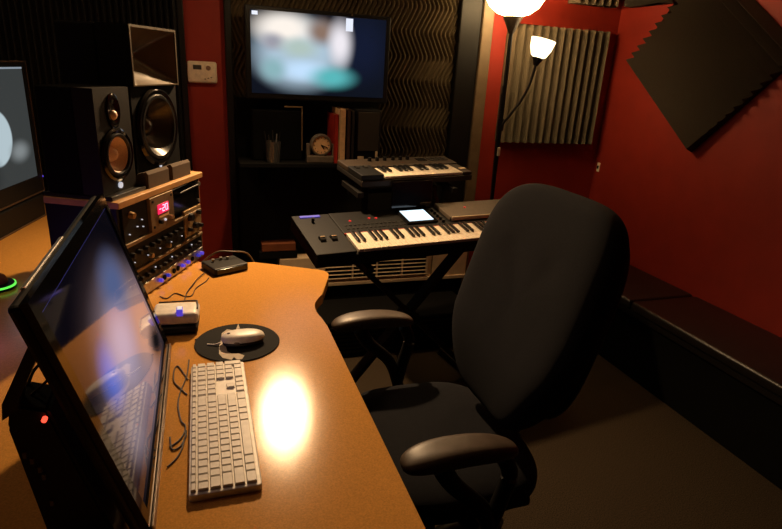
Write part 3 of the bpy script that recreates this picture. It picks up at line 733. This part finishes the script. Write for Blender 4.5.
for (x, z) in ((-.229, .895), (-.222, .880), (-.219, .868), (-.215, .825), (-.236, .905)):
    link('port', box2(bm_new(), w3((x-.002, .708, z-.004)), w3((x+.002, .7125, z+.004))), mat('dull port metal', (.12,.11,.10), .5, metal=.4), H2)
for k, pts in enumerate(([(-.236, .765, .974), (-.226, .762, .996), (-.212, .758, 1.012), (-.205, .755, 1.016)], [(-.230, .74, .970), (-.214, .738, .985), (-.200, .736, 1.000)])):
    link('cable', add_tube(bm_new(), [w3(p) for p in pts], .0022, seg=6), CABLE, H2, smooth=True)

# ------------------------------------------------------------------ left monitor
lm = thing('side_monitor', 'wide monitor at the far left showing a white circle on grey', 'monitor', (-.71+.375*.2, 2.285+.375*.98, DZ+.0005), (0, 0, math.atan2(.98, .2)))
# local x along t2 (far end at 0), local y away from the viewer side
link('panel', box2(bm_new(), (-.68, .0, .105), (0, .030, .612), bev=.004), BLK, lm)
o = link('aluminium_edge', frame_xy(-.68, 0, .100, .612, -.674, -.006, .106, .606, 0, .004), mat('dark aluminium', (.10,.07,.05), .4, metal=.5), lm)
o.rotation_euler = (PI/2, 0, 0); o.location = (0, .001, 0)
lms = blob_screen('side monitor picture', (.050, .056, .056), [(-.300, .350, .115, .105, .10, (.55, .68, .74)), (-.15, .285, .10, .055, .9, (.26, .29, .30)), (-.36, .22, .10, .10, .9, (.035, .04, .04))], .8, rough=.2)
b = bm_new(); v = [b.verts.new(p) for p in ((-.635, .172, 0), (-.045, .172, 0), (-.045, .590, 0), (-.635, .590, 0))]; b.faces.new(v)
o = link('screen', b, lms, lm); o.rotation_euler = (PI/2, 0, 0); o.location = (0, -.004, 0)
link('top_light_bar', box2(bm_new(), (-.635, -.0055, .583), (-.047, -.0045, .589)), mat('pale menu bar', (.1,.1,.1), .3, emis=(.5,.62,.75), es=.45), lm)
link('foot', box2(bm_new(), (-.47, .036, 0), (-.21, .20, .012), bev=.003), BLK, lm)
link('neck', box2(bm_new(), (-.40, .0315, .013), (-.28, .050, .30), bev=.003), BLK, lm)
link('power_light', add_cyl(bm_new(), (-.0035, -.004, .162), (-.0035, -.006, .162), .004, seg=10), LEDB, lm)
sb = thing('sound_bar', 'long dark bar lying under the side monitor', 'sound bar', (-.71+.375*.2, 2.285+.375*.98, DZ+.0005), (0, 0, math.atan2(.98, .2)))
link('case', box2(bm_new(), (-.66, -.002, 0), (-.015, .030, .092), bev=.006), BLK, sb)
link('front_edge', box2(bm_new(), (-.655, -.006, .001), (-.02, -.0025, .007), bev=.001), mat('brown edge', (.09,.05,.025), .5), sb)

# green lit puck
t = thing('trackball', 'black trackball with a green lit rim at the left edge of the desk', 'trackball', (-.585, 1.79, DZ+.0005))
link('base', add_lathe(bm_new(), [(0, 0), (.045, 0), (.048, .006), (.044, .016), (0, .018)], seg=32), BLK, t, smooth=True)
link('ball', add_lathe(bm_new(), [(.030, .014), (.030, .022), (.024, .036), (.012, .044), (0, .046)], seg=28), WOODR, t, smooth=True)
link('light_ring', add_lathe(bm_new(), [(.0445, .008), (.0490, .008), (.0490, .013), (.0445, .013)], seg=32), LEDG, t, smooth=True)
t = thing('usb_hub', 'small hub with a violet light beyond the left edge of the photo', 'usb hub', (-.60, 1.36, DZ+.0005))
link('case', box2(bm_new(), (-.05, -.02, 0), (.05, .02, .016), bev=.004), BLK, t)
link('light', box2(bm_new(), (-.03, -.008, .016), (.03, .008, .019), bev=.001), mat('bright violet led', (.1,.1,.3), .3, emis=(.22,.14,1), es=6), t)

# ------------------------------------------------------------------ white computer keyboard
KB = thing('computer_keyboard', 'white full size computer keyboard lying on the orange desk', 'computer keyboard', (.066, .771, DZ+.0005), (0, 0, PI/2)); KB.scale = (.972, 1, 1)
fr = [(x, y) for x, y in arc(.424, .108, .006, 0, 90, 4)+arc(.006, .108, .006, 90, 180, 4)+arc(.006, .006, .006, 180, 270, 4)+arc(.424, .006, .006, 270, 360, 4)]
link('frame', add_prism(bm_new(), fr, .0, .012, bev=.002), WHITEP, KB)
U = .0190
keys = []
def row(y, hh, widths, x0=.006):
    x = x0
    for w in widths:
        if w > 0: keys.append((x, y, w*U, hh))
        x += abs(w)*U
fh = .0105; y = .006
row(y, U, [1.5, 1.25, 1.25, 6, 1.25, 1.25, 1.5][:0] + [1.5, 1, 1.25, 5.75, 1.25, 1, 1.75, 1.5])
row(y+U, U, [2.25]+[1]*10+[2.75]); row(y+2*U, U, [1.75]+[1]*11+[2.25]); row(y+3*U, U, [1.5]+[1]*12+[1.5]); row(y+4*U, U, [1]*13+[2])
row(y+5*U+.0005, fh, [1.07]*14)
nx0 = .006+15*U+.0035
row(y, U, [1, 1, 1], nx0); row(y+U, U, [-1, 1, -1], nx0); row(y+3*U, U, [1, 1, 1], nx0); row(y+4*U, U, [1, 1, 1], nx0); row(y+5*U+.0005, fh, [1, 1, 1], nx0)
px0 = nx0+3*U+.0035
row(y, U, [2, 1], px0); row(y+U, U, [1, 1, 1], px0); row(y+2*U, U, [1, 1, 1, 1], px0); row(y+3*U, U, [1, 1, 1, 1], px0); row(y+4*U, U, [1, 1, 1, 1], px0); row(y+5*U+.0005, fh, [1, 1, 1, 1], px0)
keys.append((px0+3*U, y, U, 2*U))
keys.sort(key=lambda k: k[0])      # nearest (left end) first
cache = {}
def key_geo(b, w, h, x=0, y_=0):
    g = .0022
    lo = [(x+g/2, y_+g/2), (x+w-g/2, y_+g/2), (x+w-g/2, y_+h-g/2), (x+g/2, y_+h-g/2)]; s = .0013
    hi = [(x+g/2+s, y_+g/2+s), (x+w-g/2-s, y_+g/2+s), (x+w-g/2-s, y_+h-g/2-s), (x+g/2+s, y_+h-g/2-s)]
    A = [b.verts.new((px_, py_, .0118)) for px_, py_ in lo]; B = [b.verts.new((px_, py_, .0170)) for px_, py_ in hi]
    b.faces.new(B)
    for k in range(4): b.faces.new((A[k], A[(k+1)%4], B[(k+1)%4], B[k]))
    b.faces.new(A[::-1])
for i, (x, y_, w, h) in enumerate(keys[:99]):
    kk = (round(w, 5), round(h, 5))
    if kk not in cache:
        b = bm_new(); key_geo(b, w, h); o = link('key', b, KEYW, KB); cache[kk] = o
    else: o = copy_part(cache[kk], KB)
    o.location = (x, y_, 0)
b = bm_new()
for (x, y_, w, h) in keys[99:]: key_geo(b, w, h, x, y_)
if keys[99:]: link('key_bank', b, KEYW, KB, kind='stuff')
# ------------------------------------------------------------------ mouse pad + mouse
pad = thing('mouse_pad', 'round black mouse pad with a white printed figure', 'mouse pad', (.060, 1.309, DZ+.0004))
link('pad', add_lathe(bm_new(), [(0, 0), (.1015, 0), (.1025, .0015), (.1015, .003), (0, .003)], seg=56), PADM, pad, smooth=True)
PR = [[.066,1.407],[.068,1.379],[.052,1.372],[.035,1.380],[.021,1.361],[.017,1.322],[.012,1.290],[.010,1.251],[.018,1.226],[.038,1.211],[.044,1.225],[.050,1.211],[.062,1.209],[.069,1.227],[.057,1.241],[.040,1.245],[.030,1.258],[.028,1.287],[.035,1.319],[.053,1.345],[.058,1.375]]
b = bm_new(); vs = [b.verts.new(((p[0]-.058)*.97, (p[1]-1.312)*(1.06 if p[1] > 1.312 else .92), .00325)) for p in PR]; f = b.faces.new(vs); bmesh.ops.triangulate(b, faces=[f])
r_ = bmesh.ops.extrude_face_region(b, geom=list(b.faces)); bmesh.ops.translate(b, verts=[g for g in r_['geom'] if isinstance(g, bmesh.types.BMVert)], vec=(0, 0, .0003))
link('printed_figure', b, mat('cream print', (.50, .42, .33), .7), pad, label='white printed figure')
ms = thing('computer_mouse', 'white computer mouse on the round black pad', 'mouse', (.073, 1.300, DZ+.0042), (0, 0, R(4)))
# long axis along x, nose to -x
def mdef(p):
    z = p.z
    q = Vector((p.x, p.y*(1-.10*((p.x+.02)/.056)**2*.5), z))
    if z < 0: q.z = z*.25
    else: q.z = z*(1-.10*(p.x/.056))
    return q
b = bm_new(); add_super(b, (0, 0, .0125), .0525, .029, .0165, e1=.55, e2=.82, nu=40, nv=20, deform=mdef); link('shell', b, WHITEP, ms, smooth=True, sharp=80)
link('base', add_super(bm_new(), (0, 0, .0042), .0500, .0262, .0050, e1=.4, e2=.82, nu=36, nv=8), mat('grey mouse base', (.03,.028,.025), .4), ms, smooth=True)
link('scroll_ball', add_super(bm_new(), (-.034, 0, .0265), .0042, .0042, .0042, e1=1, e2=1, nu=14, nv=8), GREYC, ms, smooth=True)
link('side_button', add_super(bm_new(), (-.018, -.0262, .012), .008, .003, .004, e1=.8, e2=.8, nu=16, nv=8), mat('grey mouse button', (.2,.18,.16), .4), ms, smooth=True)
link('cord', add_tube(bm_new(), [(-.054, 0, .006), (-.068, .002, .002), (-.085, .010, .001)], .0017, seg=6), WHITEP, ms, smooth=True)
# white hub with violet stick
hb = thing('white_dock', 'white rounded dock on a black base near the mouse pad', 'dock', (-.080, 1.435, DZ+.0005), (0, 0, R(-3)))
link('shell', box2(bm_new(), (-.060, -.045, .020), (.052, .040, .052), bev=.012, seg=4), WHITEP, hb, smooth=True)
link('base', box2(bm_new(), (-.058, -.058, 0), (.050, .040, .0195), bev=.008, seg=3), BLK, hb, smooth=True)
link('top_rim', add_tube(bm_new(), [(-.050, .036, .052), (.035, .036, .053), (.046, .025, .053), (.048, -.01, .050)], .0022, seg=6), CABLE, hb, smooth=True)
t = thing('usb_stick', 'violet lit memory stick plugged into the white dock', 'memory stick', (-.075, 1.40, DZ+.0535))
link('case', box2(bm_new(), (-.007, -.010, -.008), (.008, .012, .010), bev=.002), LEDB, t)
link('cap', box2(bm_new(), (-.005, -.009, .0102), (.006, .010, .0125), bev=.001), LEDW, t)
# cables
def cab_(pts, lab, r=.0015, z=DZ+.002, g='thin cables on the desk'):
    o = link('cable', add_tube(bm_new(), [(p[0], p[1], (p[2] if len(p) > 2 else z)) for p in pts], r, seg=6), CABLE, smooth=True)
    tag(o, lab, 'cable', g); return o
cab_([(-.0535,1.24),(-.057,1.169),(-.069,1.101),(-.072,1.053),(-.065,.999),(-.057,.98),(-.059,.955),(-.069,.933),(-.083,.920)], 'thin dark cable running down the left side of the white keyboard')
cab_([(-.0545,1.150),(-.065,1.184),(-.077,1.215),(-.084,1.199),(-.083,1.15),(-.068,1.115),(-.0555,1.09)], 'thin dark loop of cable at the far left corner of the white keyboard')
cab_([(-.0545,.963),(-.061,.913),(-.070,.885),(-.084,.865)], 'thin dark cable curving from keyboard to monitor, nearest the viewer')
cab_([(-.083,.950),(-.078,.913),(-.065,.917),(-.0545,.948)], 'short dark cable loop between keyboard and monitor edge')
cab_([(-.012,1.372),(-.020,1.358),(-.0405,1.340)], 'short dark cable from the white dock to the round pad')
cab_([(.0,1.775),(-.010,1.742),(-.039,1.688),(-.050,1.634),(-.069,1.63),(-.097,1.658),(-.118,1.623),(-.138,1.642)], 'thin dark cable wandering from the small black box below the rack')
cab_([(-.010,1.82),(-.035,1.76),(-.045,1.723),(-.064,1.652),(-.071,1.585),(-.085,1.53),(-.09,1.483)], 'thin dark cable from the rack to the white dock', z=DZ+.005)

# ------------------------------------------------------------------ office chair
ch = thing('office_chair', 'dark grey high backed office chair with armrests facing the desk', 'office chair', (.555, 1.165, 0))
def seatdef(p):
    q = p.copy()
    if q.x < -.12: q.z -= (abs(q.x)-.12)**2*1.2
    if q.z > 0: q.z -= .010*math.exp(-((q.x)**2+(q.y)**2)/.012)
    return q
b = bm_new(); add_super(b, (-.005, 0, .455), .235, .262, .052, e1=.35, e2=.62, nu=64, nv=24, deform=seatdef); link('seat', b, FABRIC, ch, smooth=True, sharp=80)
def backdef(p):
    # local: x height (-a..a), y width, z thickness (front +)
    q = p.copy()
    f = 1-.12*max(0, -(p.x)/.30)-.17*max(0, -(p.x+.10)/.18)
    q.y = p.y*f
    q.z = p.z + .030*(p.y/.25)**2*1.0 - .018*(1-(p.x/.3)**2)*0
    if p.z > 0:
        for (hx, hy) in ((.10, .075), (.10, -.075), (-.07, .075), (-.07, -.075)):
            q.z -= .012*math.exp(-((p.x-hx)**2+(p.y-hy)**2)/.0010)
        q.z += .012*math.exp(-((p.x+.14)/.10)**2)
    return q
la = R(15)
zax = Vector((-math.cos(la), 0, math.sin(la)*1.0)); xax = Vector((math.sin(la), 0, math.cos(la)))
zax = Vector((-math.cos(la), 0, math.sin(la))); yax = zax.cross(xax)
Rb = Matrix(((xax.x, yax.x, zax.x), (xax.y, yax.y, zax.y), (xax.z, yax.z, zax.z)))
b = bm_new(); add_super(b, (.240, 0, .833), .308, .268, .060, e1=.30, e2=.52, nu=96, nv=44, deform=backdef, rot=Rb); link('backrest', b, FABRIC, ch, smooth=True, sharp=80)
b = bm_new()
for k in range(2):
    pass
b.free()
b = bm_new(); add_super(b, (.235+.058*math.cos(la), 0, .845-.058*math.sin(la)), .27, .215, .022, e1=.3, e2=.55, nu=48, nv=12, rot=Rb); link('back_shell', b, BLK, ch, smooth=True, sharp=80)
b = bm_new(); add_tube(b, [(.05, 0, .385), (.17, 0, .385), (.235, 0, .42), (.245, 0, .52), (.275, 0, .70)], .022, seg=12); link('back_bar', b, BLKM, ch, smooth=True)
for s in (-1, 1):
    y = s*.318
    def armd(p, s=s):
        q = p.copy(); q.z -= .9*(p.x+.01)**2 if abs(p.x) > 0 else 0
        q.y = p.y*(1+.12*(-(p.x)/.13)); return q
    b = bm_new(); add_super(b, (-.090, y, .682), .128, .038, .021, e1=.5, e2=.70, nu=48, nv=16, deform=armd); link('armrest', b, ARMP, ch, smooth=True, sharp=80)
    b = bm_new(); add_tube(b, [(-.13, y, .650), (-.10, y, .60), (-.03, y*1.02, .53), (.0, y*.98, .45), (-.0, y*.80, .398), (.0, y*.45, .392)], lambda t: .022-.004*math.sin(PI*t), seg=12); link('arm_support', b, BLK, ch, smooth=True)
    b = bm_new(); add_tube(b, [(.01, y, .648), (.03, y, .60), (.015, y, .53), (.0, y*.99, .46)], .018, seg=12); link('arm_support', b, BLK, ch, smooth=True)
link('seat_pan', box2(bm_new(), (-.19, -.21, .385), (.18, .21, .412), bev=.008), BLK, ch)
link('mechanism', box2(bm_new(), (-.10, -.07, .335), (.10, .07, .384), bev=.008), BLKM, ch)
link('gas_column', add_cyl(bm_new(), (0, 0, .10), (0, 0, .34), .026, .022, seg=20), BLKM, ch, smooth=True)
link('hub', add_cyl(bm_new(), (0, 0, .070), (0, 0, .125), .045, .038, seg=24), BLK, ch, smooth=True)
for k in range(5):
    a = R(20+72*k); c_, s_ = math.cos(a), math.sin(a)
    b = bm_new(); add_tube(b, [(.03*c_, .03*s_, .105), (.15*c_, .15*s_, .100), (.30*c_, .30*s_, .075)], lambda t: .026-.010*t, seg=10); leg = link('base_arm', b, BLK, ch, smooth=True)
    b = bm_new()
    cxx, cyy = .30*c_, .30*s_
    for sd in (-1, 1):
        o1 = Vector((-s_, c_, 0))*sd*.010; o2 = Vector((-s_, c_, 0))*sd*.026
        add_cyl(b, (cxx+o1.x, cyy+o1.y, .027), (cxx+o2.x, cyy+o2.y, .027), .026, seg=18)
    link('caster', b, BLKG, leg, smooth=True)

# ------------------------------------------------------------------ lights
def point(name, loc, e, col, r=.04):
    l = bpy.data.lights.new(name, 'POINT'); l.energy = e; l.color = col; l.shadow_soft_size = r
    o = bpy.data.objects.new(name, l); COL.objects.link(o); o.location = loc; return o
WARM = (1, .64, .33)
cl = thing('fill_lamp', 'added unseen fill lamp high above the left side of the desk', 'fill light', (-.75, 1.70, ZC))  # invented fixture out of view, added to brighten the left of the desk
link('base', add_cyl(bm_new(), (0, 0, 0), (0, 0, -.02), .14, seg=36), TRIMB, cl, smooth=True)
link('diffuser', add_lathe(bm_new(), [(.13, -.02), (.13, -.045), (.10, -.065), (0, -.075)], seg=36), mat('dim warm diffuser', (.8,.7,.5), .5, emis=(1,.66,.36), es=2), cl, smooth=True)
point('fill_lamp_light', (-.75, 1.70, ZC-.11), 7, WARM, .12)
l = bpy.data.lights.new('spot_light', 'SPOT'); l.energy = 112; l.color = WARM; l.shadow_soft_size = .028; l.spot_size = R(138); l.spot_blend = 1.0
o = bpy.data.objects.new('spot_light', l); COL.objects.link(o); o.location = SPX+axs*.03; o.rotation_euler = (-axs).to_track_quat('Z', 'Y').to_euler()
point('torchiere_light', (1.487, 2.70, 1.785), 30, (1, .64, .32), .05)
point('reading_light', (1.66, 2.63, 1.63), 1.6, (1, .66, .32), .02)

point('usb_hub_light', (-.56, 1.36, .79), .5, (.25, .14, 1), .01)
W_ = bpy.data.worlds.new('dim studio'); SC.world = W_; W_.use_nodes = True
W_.node_tree.nodes['Background'].inputs[0].default_value = (1, .6, .35, 1)
W_.node_tree.nodes['Background'].inputs[1].default_value = .0

# ------------------------------------------------------------------ camera
cd = bpy.data.cameras.new('camera'); cam = bpy.data.objects.new('camera', cd); COL.objects.link(cam)
TH, RO, YW = R(19.2), R(-3.4), R(19.0)
f = Vector((math.sin(YW)*math.cos(TH), math.cos(YW)*math.cos(TH), -math.sin(TH))); r = Vector((math.cos(YW), -math.sin(YW), 0)); d = f.cross(r)
r2 = math.cos(RO)*r+math.sin(RO)*d; d2 = -math.sin(RO)*r+math.cos(RO)*d
cam.matrix_world = Matrix(((r2.x, -d2.x, -f.x, 0), (r2.y, -d2.y, -f.y, 0), (r2.z, -d2.z, -f.z, 1.40), (0, 0, 0, 1)))
cd.sensor_width = 36; cd.lens = 565/782*36; cd.clip_start = .01; cd.clip_end = 50
SC.camera = cam
SC.view_settings.view_transform = 'Standard'; SC.view_settings.look = 'None'; SC.view_settings.exposure = 0; SC.view_settings.gamma = 1
SC.view_settings.use_curve_mapping = False
